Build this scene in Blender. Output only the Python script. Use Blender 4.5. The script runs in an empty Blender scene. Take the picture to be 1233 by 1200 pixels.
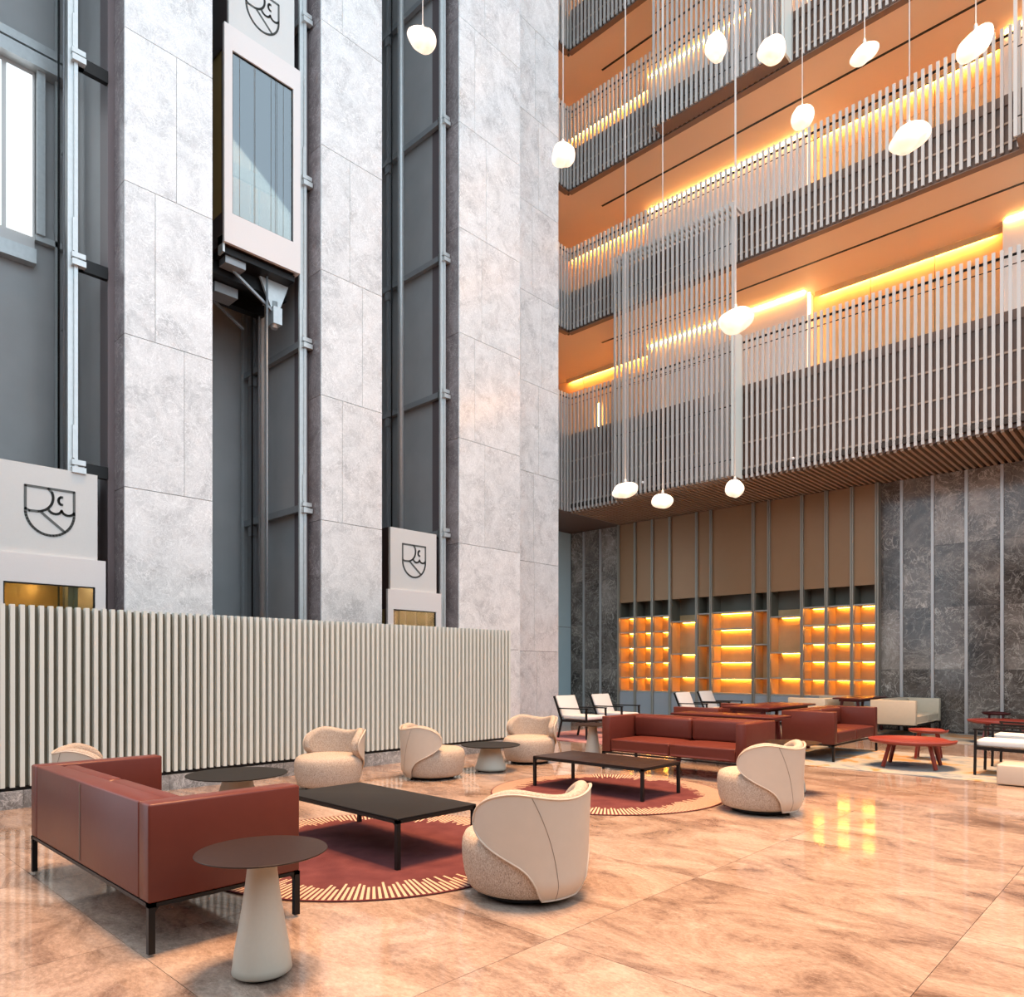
import bpy, bmesh, math, random
from mathutils import Vector, Matrix
random.seed(7)
S = bpy.context.scene
C = S.collection
PI = math.pi

# ------------------------------------------------------------------ camera, world, exposure, large lights
YAW = 43.394
cam_d = bpy.data.cameras.new('camera')
cam_d.sensor_fit = 'HORIZONTAL'; cam_d.sensor_width = 36.0
cam_d.lens = 871.0 / 1233.0 * 36.0
cam_d.shift_y = 203.0 / 1233.0
cam_d.clip_end = 200
cam = bpy.data.objects.new('camera', cam_d); C.objects.link(cam)
cam.location = (0, 0, 1.35); cam.rotation_euler = (PI / 2, 0, math.radians(YAW))
S.camera = cam
w = bpy.data.worlds.new('world'); S.world = w; w.use_nodes = True
bgn = w.node_tree.nodes['Background']
bgn.inputs[0].default_value = (0.71, 0.87, 1.0, 1); bgn.inputs[1].default_value = 2.35
S.view_settings.view_transform = 'Standard'; S.view_settings.look = 'None'
S.view_settings.exposure = 0.0; S.view_settings.gamma = 1.0; S.view_settings.use_curve_mapping = False
CEIL = 26.0
def area(name, loc, sx, sy, power, col, spread=180, rot=(0, 0, 0)):
    d = bpy.data.lights.new(name, 'AREA'); d.shape = 'RECTANGLE'; d.size = sx; d.size_y = sy
    d.energy = power; d.color = col; d.spread = math.radians(spread)
    o = bpy.data.objects.new(name, d); C.objects.link(o); o.location = loc; o.rotation_euler = rot
    return o
for i, (x, y) in enumerate([(-4.2, 2.5), (-4.2, 7.0), (-4.2, 11.0), (-0.6, 2.5), (-0.6, 7.0), (-0.6, 11.0)]):
    area('atrium_downlight', (x, y, CEIL - 0.15), 2.4, 2.4, 300, (1.0, 0.56, 0.27), 44)

# ------------------------------------------------------------------ materials
def nt(name):
    m = bpy.data.materials.new(name); m.use_nodes = True
    n = m.node_tree.nodes; b = n['Principled BSDF']
    return m, n, m.node_tree.links, b
def plain(name, col, rough=0.5, metal=0.0, spec=0.5, noise=0.0, nscale=60, bump=0.0, coat=0.0):
    m, n, l, b = nt(name)
    b.inputs['Base Color'].default_value = (*col, 1); b.inputs['Roughness'].default_value = rough
    b.inputs['Metallic'].default_value = metal; b.inputs['Specular IOR Level'].default_value = spec
    b.inputs['Coat Weight'].default_value = coat
    tc = n.new('ShaderNodeTexCoord'); nz = n.new('ShaderNodeTexNoise')
    nz.inputs['Scale'].default_value = nscale; nz.inputs['Detail'].default_value = 4
    l.new(tc.outputs['Object'], nz.inputs['Vector'])
    if noise > 0:
        mx = n.new('ShaderNodeMix'); mx.data_type = 'RGBA'
        mx.inputs[6].default_value = (*[max(0, c * (1 - noise)) for c in col], 1)
        mx.inputs[7].default_value = (*[min(1, c * (1 + noise)) for c in col], 1)
        l.new(nz.outputs['Fac'], mx.inputs[0]); l.new(mx.outputs[2], b.inputs['Base Color'])
    if bump > 0:
        bp = n.new('ShaderNodeBump'); bp.inputs['Strength'].default_value = bump; bp.inputs['Distance'].default_value = 0.01
        l.new(nz.outputs['Fac'], bp.inputs['Height']); l.new(bp.outputs['Normal'], b.inputs['Normal'])
    return m
def emit(name, col, st):
    m, n, l, b = nt(name)
    b.inputs['Base Color'].default_value = (0.8, 0.8, 0.8, 1)
    b.inputs['Emission Color'].default_value = (*col, 1); b.inputs['Emission Strength'].default_value = st
    return m
def ramp(n, stops):
    r = n.new('ShaderNodeValToRGB'); e = r.color_ramp.elements
    while len(e) < len(stops): e.new(0.5)
    for q, (p, c) in zip(e, stops): q.position = p; q.color = (*c, 1)
    return r
def math_n(n, l, op, a, b=None, clamp=False):
    m = n.new('ShaderNodeMath'); m.operation = op; m.use_clamp = clamp
    for i, v in enumerate((a, b)):
        if v is None: continue
        if isinstance(v, (int, float)): m.inputs[i].default_value = v
        else: l.new(v, m.inputs[i])
    return m.outputs[0]
def marble(name, dark, mid, light, vein, scale=1.0, rough=0.2, stretch=(1, 1, 1), rot=0.0, veinw=0.02, var=0.25, coarse=0.9, veinmix=0.7, spec=0.5, fine=0.0, lo=0.28, hi=0.72, crisp=0.65):
    m, n, l, b = nt(name)
    g = n.new('ShaderNodeNewGeometry'); oi = n.new('ShaderNodeObjectInfo')
    mp = n.new('ShaderNodeMapping'); mp.inputs['Scale'].default_value = stretch; mp.inputs['Rotation'].default_value = (0, 0, rot)
    l.new(g.outputs['Position'], mp.inputs['Vector'])
    off = n.new('ShaderNodeVectorMath'); off.operation = 'ADD'
    cb = n.new('ShaderNodeCombineXYZ')
    l.new(math_n(n, l, 'MULTIPLY', oi.outputs['Random'], 37.0), cb.inputs[0]); l.new(math_n(n, l, 'MULTIPLY', oi.outputs['Random'], 91.0), cb.inputs[2])
    l.new(mp.outputs[0], off.inputs[0]); l.new(cb.outputs[0], off.inputs[1])
    V = off.outputs[0]
    def nz(s, det, dist, rg=0.6):
        q = n.new('ShaderNodeTexNoise'); q.inputs['Scale'].default_value = s; q.inputs['Detail'].default_value = det
        q.inputs['Distortion'].default_value = dist; q.inputs['Roughness'].default_value = rg
        l.new(V, q.inputs['Vector']); return q.outputs['Fac']
    a = nz(coarse * scale, 14, 0.8, crisp)
    r = ramp(n, [(lo, dark), (0.5, mid), (hi, light)]); l.new(a, r.inputs[0])
    def veins(s, wd, dist):
        v = math_n(n, l, 'ABSOLUTE', math_n(n, l, 'SUBTRACT', nz(s, 6, dist, 0.6), 0.5))
        mr = n.new('ShaderNodeMapRange'); mr.inputs[1].default_value = 0; mr.inputs[2].default_value = wd
        mr.inputs[3].default_value = 1; mr.inputs[4].default_value = 0; l.new(v, mr.inputs[0]); return mr.outputs[0]
    vv = math_n(n, l, 'MAXIMUM', veins(1.6 * scale, veinw, 2.2), math_n(n, l, 'MULTIPLY', veins(4.2 * scale, veinw, 1.6), 0.7))
    vv = math_n(n, l, 'MULTIPLY', math_n(n, l, 'MULTIPLY', vv, nz(1.1 * scale, 3, 0.5)), veinmix * 1.6, True)
    mx = n.new('ShaderNodeMix'); mx.data_type = 'RGBA'; l.new(vv, mx.inputs[0]); l.new(r.outputs[0], mx.inputs[6]); mx.inputs[7].default_value = (*vein, 1)
    hs = n.new('ShaderNodeHueSaturation')
    k = math_n(n, l, 'ADD', math_n(n, l, 'MULTIPLY', math_n(n, l, 'SUBTRACT', oi.outputs['Random'], 0.5), var * 2), 1.0)
    if fine > 0:
        k = math_n(n, l, 'ADD', k, math_n(n, l, 'MULTIPLY', math_n(n, l, 'SUBTRACT', nz(22 * scale, 5, 0.3, 0.7), 0.5), fine))
    l.new(k, hs.inputs['Value']); l.new(mx.outputs[2], hs.inputs['Color'])
    l.new(hs.outputs[0], b.inputs['Base Color'])
    b.inputs['Roughness'].default_value = rough; b.inputs['Specular IOR Level'].default_value = spec
    return m
M = {}
M['marble'] = marble('light_grey_marble', (0.50, 0.50, 0.505), (0.69, 0.69, 0.69), (0.79, 0.79, 0.79), (0.92, 0.92, 0.92), 2.7, 0.2, var=0.05, veinw=0.024, fine=0.65, veinmix=1.0, lo=0.32, hi=0.66)
M['marble_side'] = marble('brown_grey_marble', (0.13, 0.105, 0.105), (0.23, 0.19, 0.19), (0.34, 0.29, 0.29), (0.5, 0.44, 0.43), 1.8, 0.25, var=0.1, fine=0.4)
M['marble_dark'] = marble('dark_grey_marble', (0.055, 0.041, 0.033), (0.15, 0.12, 0.10), (0.31, 0.255, 0.215), (0.62, 0.54, 0.46), 1.0, 0.14, var=0.32, veinw=0.018, fine=0.4, lo=0.34, hi=0.66)
M['marble_plinth'] = marble('plinth_marble', (0.10, 0.10, 0.10), (0.22, 0.22, 0.22), (0.40, 0.40, 0.40), (0.7, 0.7, 0.7), 2.2, 0.2, var=0.1, fine=0.5)
M['floor'] = marble('warm_tinted_floor_marble', (0.12, 0.07, 0.052), (0.34, 0.24, 0.185), (0.47, 0.355, 0.285), (0.60, 0.48, 0.40), 1.9, 0.075, stretch=(0.75, 1.35, 1), rot=0.45, var=0.05, veinw=0.008, fine=1.1, spec=0.55, lo=0.33, hi=0.64, veinmix=0.35, crisp=0.74)  # tan partly stands for warm light on grey stone, put into the colour
M['grey_panel'] = plain('grey_shaft_panel', (0.42, 0.42, 0.42), 0.45, 0.1, noise=0.12, nscale=2)
M['dark_metal'] = plain('dark_grey_metal', (0.07, 0.065, 0.068), 0.45, 0.5, noise=0.1)
M['mauve'] = plain('mauve_grey_metal', (0.17, 0.135, 0.14), 0.4, 0.2, noise=0.1)
M['steel'] = plain('galvanised_steel', (0.58, 0.60, 0.60), 0.38, 0.45, noise=0.12, nscale=20)
M['bracket'] = plain('bracket_grey_steel', (0.30, 0.31, 0.32), 0.4, 0.3, noise=0.12, nscale=30)
M['white_panel'] = plain('white_car_panel', (0.76, 0.71, 0.69), 0.4, 0.0, noise=0.03)
M['logo_panel'] = plain('pale_grey_logo_panel', (0.66, 0.65, 0.63), 0.45, 0.0, noise=0.03)
M['logo_ink'] = plain('dark_emblem_paint', (0.10, 0.105, 0.10), 0.5)
M['brown_panel'] = plain('dark_brown_panel', (0.06, 0.035, 0.03), 0.4, 0.1, noise=0.1)
M['gold'] = plain('bronze_glass_panel', (0.50, 0.33, 0.10), 0.3, 0.35, noise=0.15, nscale=4)
M['black'] = plain('black_metal', (0.007, 0.006, 0.006), 0.45, 0.0, spec=0.3)
M['black_top'] = plain('black_wood_veneer', (0.012, 0.011, 0.011), 0.5, spec=0.14, noise=0.3, nscale=40)
M['brown_top'] = plain('dark_brown_veneer', (0.026, 0.014, 0.011), 0.42, spec=0.2, noise=0.4, nscale=50)
M['leather_red'] = plain('oxblood_leather', (0.12, 0.025, 0.016), 0.36, spec=0.32, noise=0.08, nscale=18, bump=0.05)
M['leather_cream'] = plain('cream_leather', (0.62, 0.50, 0.36), 0.42, noise=0.05, nscale=18, bump=0.05)
M['shell'] = plain('taupe_leather', (0.56, 0.47, 0.385), 0.42, noise=0.04, nscale=14, bump=0.05)
M['seam'] = plain('seam_thread', (0.22, 0.17, 0.13), 0.7)
M['white_fabric'] = plain('white_upholstery', (0.80, 0.77, 0.74), 0.8, noise=0.04, nscale=200, bump=0.1)
M['cone'] = plain('beige_lacquer', (0.52, 0.47, 0.39), 0.45, noise=0.03)
M['red_paint'] = plain('red_painted_wood', (0.24, 0.035, 0.022), 0.35, noise=0.1)
M['dark_red'] = plain('dark_red_painted_wood', (0.085, 0.013, 0.012), 0.35, spec=0.3, noise=0.15)
M['slat_white'] = plain('pale_grey_slat', (0.53, 0.495, 0.465), 0.45, noise=0.04)
M['slat_screen'] = plain('white_slat_face', (0.66, 0.68, 0.63), 0.5, noise=0.03)
M['olive'] = plain('olive_back_board', (0.115, 0.105, 0.075), 0.55, noise=0.08)
M['soffit_slat'] = plain('bronze_soffit_slat', (0.40, 0.28, 0.20), 0.5, noise=0.1)
M['soffit_back'] = plain('dark_soffit_board', (0.03, 0.018, 0.012), 0.7)
M['soffit_plain'] = plain('brown_soffit_board', (0.17, 0.10, 0.07), 0.55, noise=0.08, nscale=6)
M['fascia'] = plain('brown_fascia', (0.12, 0.066, 0.042), 0.5, noise=0.15, nscale=5)
M['plaster'] = plain('white_plaster', (0.74, 0.69, 0.64), 0.7, noise=0.03, nscale=3)
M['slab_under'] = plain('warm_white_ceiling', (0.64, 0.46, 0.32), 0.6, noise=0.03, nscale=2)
M['wood'] = plain('honey_wood_panel', (0.58, 0.36, 0.17), 0.5, noise=0.15, nscale=6)
M['strip'] = plain('pale_metal_strip', (0.55, 0.52, 0.50), 0.35, 0.4)
M['bronze'] = plain('bronze_cabinet_panel', (0.32, 0.17, 0.08), 0.38, 0.25, noise=0.06, nscale=3)
M['upright'] = plain('grey_bronze_upright', (0.33, 0.29, 0.235), 0.4, 0.4, noise=0.05)
M['shelf'] = plain('grey_shelf', (0.42, 0.38, 0.33), 0.45, 0.2, noise=0.06)
M['shelf_shade'] = plain('shade_painted_lining', (0.13, 0.12, 0.09), 0.5, noise=0.08)  # darker tone paints shade into the unlit top boxes
M['cabinet'] = plain('grey_cabinet_door', (0.36, 0.36, 0.37), 0.5, noise=0.04)
M['blue_panel'] = plain('pale_blue_panel', (0.56, 0.71, 0.74), 0.3, noise=0.04, nscale=3)
M['led'] = emit('warm_led_strip', (1.0, 0.46, 0.11), 150)
M['led_v'] = emit('warm_led_bar', (1.0, 0.62, 0.28), 14)
M['led_shelf'] = emit('amber_shelf_led', (1.0, 0.42, 0.05), 55)
M['car_lamp'] = emit('car_spotlight', (1.0, 0.72, 0.36), 160)
M['door_glow'] = emit('bright_frosted_glass', (0.90, 0.97, 1.0), 0.95)
def pendant_mat():
    m, n, l, b = nt('glowing_blown_glass')
    tc = n.new('ShaderNodeTexCoord'); nz = n.new('ShaderNodeTexNoise'); nz.inputs['Scale'].default_value = 6; nz.inputs['Distortion'].default_value = 1.5
    l.new(tc.outputs['Object'], nz.inputs['Vector'])
    r = ramp(n, [(0.3, (1.0, 0.66, 0.42)), (0.65, (1.0, 0.84, 0.66))]); l.new(nz.outputs['Fac'], r.inputs[0])
    b.inputs['Base Color'].default_value = (0.9, 0.85, 0.8, 1); b.inputs['Roughness'].default_value = 0.1
    l.new(r.outputs[0], b.inputs['Emission Color'])
    sp = n.new('ShaderNodeSeparateXYZ'); l.new(tc.outputs['Object'], sp.inputs[0])
    z1 = math_n(n, l, 'ADD', math_n(n, l, 'MULTIPLY', sp.outputs[2], 5.0), 0.55, True)
    x2 = math_n(n, l, 'MULTIPLY', math_n(n, l, 'MULTIPLY', sp.outputs[0], sp.outputs[0]), 30.0)
    core = math_n(n, l, 'SUBTRACT', z1, x2, True)
    st = math_n(n, l, 'ADD', math_n(n, l, 'ADD', math_n(n, l, 'MULTIPLY', core, 1.6), math_n(n, l, 'MULTIPLY', nz.outputs['Fac'], 0.6)), 0.45)
    l.new(st, b.inputs['Emission Strength'])
    return m
M['pendant'] = pendant_mat()
def glass_mat():
    m, n, l, b = nt('lift_window_glass')
    out = n['Material Output']
    gl = n.new('ShaderNodeBsdfGlossy'); gl.inputs['Roughness'].default_value = 0.01; gl.inputs['Color'].default_value = (0.92, 0.97, 1, 1)
    tr = n.new('ShaderNodeBsdfTransparent'); tr.inputs['Color'].default_value = (0.72, 0.70, 0.62, 1)
    fr = n.new('ShaderNodeFresnel'); fr.inputs['IOR'].default_value = 1.5
    k = math_n(n, l, 'ADD', fr.outputs[0], 0.15, True)
    mx = n.new('ShaderNodeMixShader'); l.new(k, mx.inputs[0]); l.new(tr.outputs[0], mx.inputs[1]); l.new(gl.outputs[0], mx.inputs[2])
    l.new(mx.outputs[0], out.inputs['Surface'])
    return m
M['glass'] = glass_mat()
def tweed_mat():
    m, n, l, b = nt('beige_tweed')
    tc = n.new('ShaderNodeTexCoord')
    def nz(s, vec=None):
        q = n.new('ShaderNodeTexNoise'); q.inputs['Scale'].default_value = s; q.inputs['Detail'].default_value = 3; q.inputs['Roughness'].default_value = 0.8
        l.new(vec or tc.outputs['Object'], q.inputs['Vector']); return q.outputs['Fac']
    mp = n.new('ShaderNodeMapping'); mp.inputs['Scale'].default_value = (1, 1, 0.35); l.new(tc.outputs['Object'], mp.inputs['Vector'])
    a = nz(230, mp.outputs[0])
    r = ramp(n, [(0.34, (0.13, 0.11, 0.11)), (0.45, (0.40, 0.30, 0.23)), (0.56, (0.52, 0.43, 0.35)), (0.70, (0.64, 0.57, 0.50))])
    l.new(a, r.inputs[0]); l.new(r.outputs[0], b.inputs['Base Color'])
    b.inputs['Roughness'].default_value = 0.9; b.inputs['Specular IOR Level'].default_value = 0.2
    bp = n.new('ShaderNodeBump'); bp.inputs['Strength'].default_value = 0.35; bp.inputs['Distance'].default_value = 0.004
    l.new(a, bp.inputs['Height']); l.new(bp.outputs['Normal'], b.inputs['Normal'])
    return m
M['tweed'] = tweed_mat()
def round_rug_mat():
    m, n, l, b = nt('maroon_rug_pile')
    tc = n.new('ShaderNodeTexCoord'); sp = n.new('ShaderNodeSeparateXYZ'); l.new(tc.outputs['Object'], sp.inputs[0])
    x, y = sp.outputs[0], sp.outputs[1]
    rad = math_n(n, l, 'SQRT', math_n(n, l, 'ADD', math_n(n, l, 'MULTIPLY', x, x), math_n(n, l, 'MULTIPLY', y, y)))
    ang = math_n(n, l, 'MULTIPLY', math_n(n, l, 'ARCTAN2', y, x), 210 / (2 * PI))
    cell = math_n(n, l, 'FLOOR', ang); fr = math_n(n, l, 'SUBTRACT', ang, cell)
    wn = n.new('ShaderNodeTexWhiteNoise'); wn.noise_dimensions = '1D'; l.new(cell, wn.inputs['W'])
    lo = n.new('ShaderNodeTexNoise'); lo.inputs['Scale'].default_value = 1.3; l.new(tc.outputs['Object'], lo.inputs['Vector'])
    inner = math_n(n, l, 'ADD', math_n(n, l, 'ADD', 0.72, math_n(n, l, 'MULTIPLY', wn.outputs[0], 0.13)), math_n(n, l, 'MULTIPLY', lo.outputs['Fac'], 0.38))
    on = math_n(n, l, 'MULTIPLY', math_n(n, l, 'GREATER_THAN', rad, inner), math_n(n, l, 'LESS_THAN', rad, 1.235))
    on = math_n(n, l, 'MULTIPLY', on, math_n(n, l, 'LESS_THAN', fr, 0.52))
    nz = n.new('ShaderNodeTexNoise'); nz.inputs['Scale'].default_value = 5; nz.inputs['Detail'].default_value = 8; l.new(tc.outputs['Object'], nz.inputs['Vector'])
    r1 = ramp(n, [(0.3, (0.085, 0.024, 0.026)), (0.7, (0.135, 0.042, 0.042))]); l.new(nz.outputs['Fac'], r1.inputs[0])
    mx = n.new('ShaderNodeMix'); mx.data_type = 'RGBA'; l.new(on, mx.inputs[0]); l.new(r1.outputs[0], mx.inputs[6]); mx.inputs[7].default_value = (0.52, 0.37, 0.26, 1)
    l.new(mx.outputs[2], b.inputs['Base Color']); b.inputs['Roughness'].default_value = 0.95; b.inputs['Specular IOR Level'].default_value = 0.1
    fb = n.new('ShaderNodeTexNoise'); fb.inputs['Scale'].default_value = 300; l.new(tc.outputs['Object'], fb.inputs['Vector'])
    bp = n.new('ShaderNodeBump'); bp.inputs['Strength'].default_value = 0.4; bp.inputs['Distance'].default_value = 0.005
    l.new(fb.outputs['Fac'], bp.inputs['Height']); l.new(bp.outputs['Normal'], b.inputs['Normal'])
    return m
M['round_rug'] = round_rug_mat()
def worn_rug_mat(name, cols):
    m, n, l, b = nt(name)
    tc = n.new('ShaderNodeTexCoord'); nz = n.new('ShaderNodeTexNoise'); nz.inputs['Scale'].default_value = 1.5; nz.inputs['Detail'].default_value = 8; nz.inputs['Roughness'].default_value = 0.6
    nz.inputs['Distortion'].default_value = 0.6
    l.new(tc.outputs['Object'], nz.inputs['Vector']); r = ramp(n, cols); l.new(nz.outputs['Fac'], r.inputs[0]); l.new(r.outputs[0], b.inputs['Base Color'])
    b.inputs['Roughness'].default_value = 0.95; b.inputs['Specular IOR Level'].default_value = 0.1
    return m
M['worn_rug'] = worn_rug_mat('beige_blue_worn_rug', [(0.34, (0.12, 0.16, 0.20)), (0.44, (0.30, 0.31, 0.30)), (0.54, (0.38, 0.34, 0.29)), (0.61, (0.40, 0.19, 0.06)), (0.70, (0.44, 0.39, 0.33))])
M['pink_rug'] = worn_rug_mat('pink_plum_rug', [(0.3, (0.16, 0.08, 0.11)), (0.5, (0.45, 0.22, 0.22)), (0.7, (0.60, 0.38, 0.34))])

# ------------------------------------------------------------------ mesh helpers
def mesh_from(name, verts, faces, smooth=False):
    me = bpy.data.meshes.new(name); me.from_pydata(verts, [], faces); me.update()
    if smooth:
        for p in me.polygons: p.use_smooth = True
    return me
class MB:
    def __init__(s): s.v = []; s.f = []; s.sm = []
    def box(s, x0, x1, y0, y1, z0, z1):
        b = len(s.v)
        s.v += [(x0, y0, z0), (x1, y0, z0), (x1, y1, z0), (x0, y1, z0), (x0, y0, z1), (x1, y0, z1), (x1, y1, z1), (x0, y1, z1)]
        s.f += [(b, b+3, b+2, b+1), (b+4, b+5, b+6, b+7), (b, b+1, b+5, b+4), (b+1, b+2, b+6, b+5), (b+2, b+3, b+7, b+6), (b+3, b, b+4, b+7)]
        s.sm += [False] * 6; return s
    def bar(s, p, q, wx, wy=None, up=(0, 0, 1)):       # square bar from p to q
        wy = wy or wx; p = Vector(p); q = Vector(q); d = (q - p).normalized()
        u = Vector(up)
        if abs(d.dot(u)) > 0.95: u = Vector((1, 0, 0))
        a = d.cross(u).normalized(); c = a.cross(d).normalized(); b = len(s.v)
        for e in (p, q):
            for i, j in ((-1, -1), (1, -1), (1, 1), (-1, 1)):
                s.v.append(tuple(e + a * (i * wx / 2) + c * (j * wy / 2)))
        s.f += [(b+3, b+2, b+1, b), (b+4, b+5, b+6, b+7)] + [(b+i, b+(i+1) % 4, b+4+(i+1) % 4, b+4+i) for i in range(4)]
        s.sm += [False] * 6; return s
    def tube(s, pts, r, n=8, closed=False):
        pts = [Vector(p) for p in pts]; b = len(s.v); k = len(pts); prev = None
        for i, p in enumerate(pts):
            if closed: d = pts[(i+1) % k] - pts[i-1]
            else: d = pts[min(i+1, k-1)] - pts[max(i-1, 0)]
            d.normalize()
            if prev is None:
                a = d.orthogonal().normalized()
            else:
                a = (prev - d * prev.dot(d)).normalized()
            prev = a; c = d.cross(a); rr = r[i] if isinstance(r, (list, tuple)) else r
            for j in range(n):
                t = 2 * PI * j / n; s.v.append(tuple(p + (a * math.cos(t) + c * math.sin(t)) * rr))
        for i in range(k if closed else k - 1):
            for j in range(n):
                i2 = (i + 1) % k
                s.f.append((b+i*n+j, b+i*n+(j+1) % n, b+i2*n+(j+1) % n, b+i2*n+j)); s.sm.append(True)
        if not closed:
            s.f += [tuple(b+j for j in reversed(range(n))), tuple(b+(k-1)*n+j for j in range(n))]; s.sm += [False, False]
        return s
    def lathe(s, prof, n=40, sx=1, sy=1, sharp=False):      # profile (r, z) bottom to top
        b = len(s.v)
        for r, z in prof:
            for j in range(n):
                t = 2 * PI * j / n; s.v.append((r * math.cos(t) * sx, r * math.sin(t) * sy, z))
        for i in range(len(prof) - 1):
            for j in range(n):
                s.f.append((b+i*n+j, b+i*n+(j+1) % n, b+(i+1)*n+(j+1) % n, b+(i+1)*n+j)); s.sm.append(not sharp)
        s.f += [tuple(b+j for j in reversed(range(n))), tuple(b+(len(prof)-1)*n+j for j in range(n))]; s.sm += [False, False]
        return s
    def grid(s, P, closed_u=False):          # P[i][j]
        b = len(s.v); nu = len(P); nv = len(P[0])
        for row in P: s.v += [tuple(p) for p in row]
        for i in range(nu if closed_u else nu - 1):
            for j in range(nv - 1):
                i2 = (i + 1) % nu
                s.f.append((b+i*nv+j, b+i2*nv+j, b+i2*nv+j+1, b+i*nv+j+1)); s.sm.append(True)
        return s
    def mesh(s, name):
        me = bpy.data.meshes.new(name); me.from_pydata(s.v, [], s.f)
        me.polygons.foreach_set('use_smooth', s.sm); me.update(); return me
def link(o, parent=None, loc=None, rotz=None):
    C.objects.link(o)
    if parent is not None: o.parent = parent
    if loc is not None: o.location = loc
    if rotz is not None: o.rotation_euler = (0, 0, rotz)
    return o
def obj(name, me, mat, parent=None, loc=None, rotz=None):
    if isinstance(me, MB): me = me.mesh(name)
    if mat is not None and not me.materials: me.materials.append(M[mat] if isinstance(mat, str) else mat)
    return link(bpy.data.objects.new(name, me), parent, loc, rotz)
def tag(o, label, cat, group=None, kind=None):
    o['label'] = label; o['category'] = cat
    if group: o['group'] = group
    if kind: o['kind'] = kind
    return o
def thing(name, label, cat, loc=(0, 0, 0), rotz=0, group=None, kind=None):
    o = bpy.data.objects.new(name, None); o.empty_display_size = 0.1
    link(o, None, loc, rotz); return tag(o, label, cat, group, kind)
def bx(x0, x1, y0, y1, z0, z1): return MB().box(x0, x1, y0, y1, z0, z1)
_rb = {}
def rbox(x0, x1, y0, y1, z0, z1, r=0.03, seg=3, puff=0.0):
    bm = bmesh.new(); bmesh.ops.create_cube(bm, size=1)
    cx, cy, cz = (x0+x1)/2, (y0+y1)/2, (z0+z1)/2
    for v in bm.verts: v.co = Vector((cx + v.co.x*(x1-x0), cy + v.co.y*(y1-y0), cz + v.co.z*(z1-z0)))
    if puff > 0:
        bmesh.ops.subdivide_edges(bm, edges=bm.edges[:], cuts=7, use_grid_fill=True)
        for v in bm.verts:
            a = 2*abs(v.co.x-cx)/(x1-x0); b = 2*abs(v.co.y-cy)/(y1-y0)
            if v.co.z > cz: v.co.z += puff * (1 - a**4) * (1 - b**4)
        ed = [e for e in bm.edges if len(e.link_faces) == 2 and e.calc_face_angle(0) > 0.9]
    else: ed = bm.edges[:]
    bmesh.ops.bevel(bm, geom=ed, offset=r, segments=seg, profile=0.5, affect='EDGES', clamp_overlap=True)
    me = bpy.data.meshes.new('rounded'); bm.to_mesh(me); bm.free()
    for p in me.polygons: p.use_smooth = True
    return me
def copies(name, me, mat, parent, locs):
    if isinstance(me, MB): me = me.mesh(name)
    if not me.materials: me.materials.append(M[mat])
    for p in locs: link(bpy.data.objects.new(name, me), parent, p)

# ------------------------------------------------------------------ THE SETTING: floor
fl = tag(obj('floor', bx(-14.6, 6.0, -6.0, 17.6, -0.30, -0.012), 'soffit_plain'), 'polished marble floor of large square slabs, tan partly painted-in warm light', 'floor', kind='structure')
tile_me = None
TX, TY = 1.48, 1.463; G = 0.003
xs = [-0.85 + TX * k for k in range(-9, 5)]; ys = [1.27 + TY * k for k in range(-5, 12)]
tile_me = MB().box(G/2, TX - G/2, G/2, TY - G/2, -0.02, 0).mesh('tile'); tile_me.materials.append(M['floor'])
for x in xs:
    for y in ys:
        if x + TX < -8.2 and y + TY < 8.4: continue      # under the lift pit
        link(bpy.data.objects.new('tile', tile_me), fl, (x, y, 0))

# ------------------------------------------------------------------ left wall: marble piers
wl = thing('wall_left', 'tall light grey marble piers between the glass lift shafts', 'wall', kind='structure')
ROW0, RH = 1.686, 1.885
XP = -9.57
PIERS = [(0.25, 1.42, XP, {1: 0.4, 2: 0.6, 3: 0.3, 4: 0.5, 5: 0.3, 6: 0.6, 7: 0.4}), (3.19, 4.285, XP, {2: 0.66, 3: 0.33, 4: 0.57, 6: 0.4, 7: 0.6}),
         (5.944, 7.061, XP, {2: 0.33, 3: 0.66, 4: 0.45, 6: 0.33, 7: 0.6}), (8.75, 10.35, XP, {2: 0.40, 3: 0.24, 4: 0.35, 5: 0.42, 6: 0.24, 7: 0.4}),
         (10.36, 12.279, -10.2, {0: 0.5, 1: 0.42, 2: 0.40, 3: 0.55, 4: 0.65, 5: 0.36, 6: 0.55, 7: 0.45})]
for pi_, (y0, y1, xp, sp) in enumerate(PIERS):
    core = obj('pier', bx(-11.8, xp - 0.035, y0 + 0.035, y1 - 0.02, 0, CEIL), 'dark_metal', wl)
    zs = [-0.199 + RH * k for k in range(0, 9)]
    zs = [max(0, z) for z in zs] + [CEIL]
    for k in range(len(zs) - 1):
        z0, z1 = zs[k] + 0.004, zs[k+1] - 0.004
        f = sp.get(k)
        cuts = [y0] + ([y0 + f * (y1 - y0)] if f else []) + [y1]
        if pi_ == 4 and f: cuts = [y0, y0 + f * 0.55 * (y1 - y0), y0 + (0.35 + f * 0.55) * (y1 - y0), y1]
        for a, b in zip(cuts[:-1], cuts[1:]):
            obj('marble_panel', bx(xp - 0.03, xp, a + 0.003, b - 0.003, z0, z1), 'marble', core)
        obj('return_panel', bx(xp - 0.36, xp - 0.032, y0, y0 + 0.033, z0, z1), 'marble_side', core)
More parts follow.
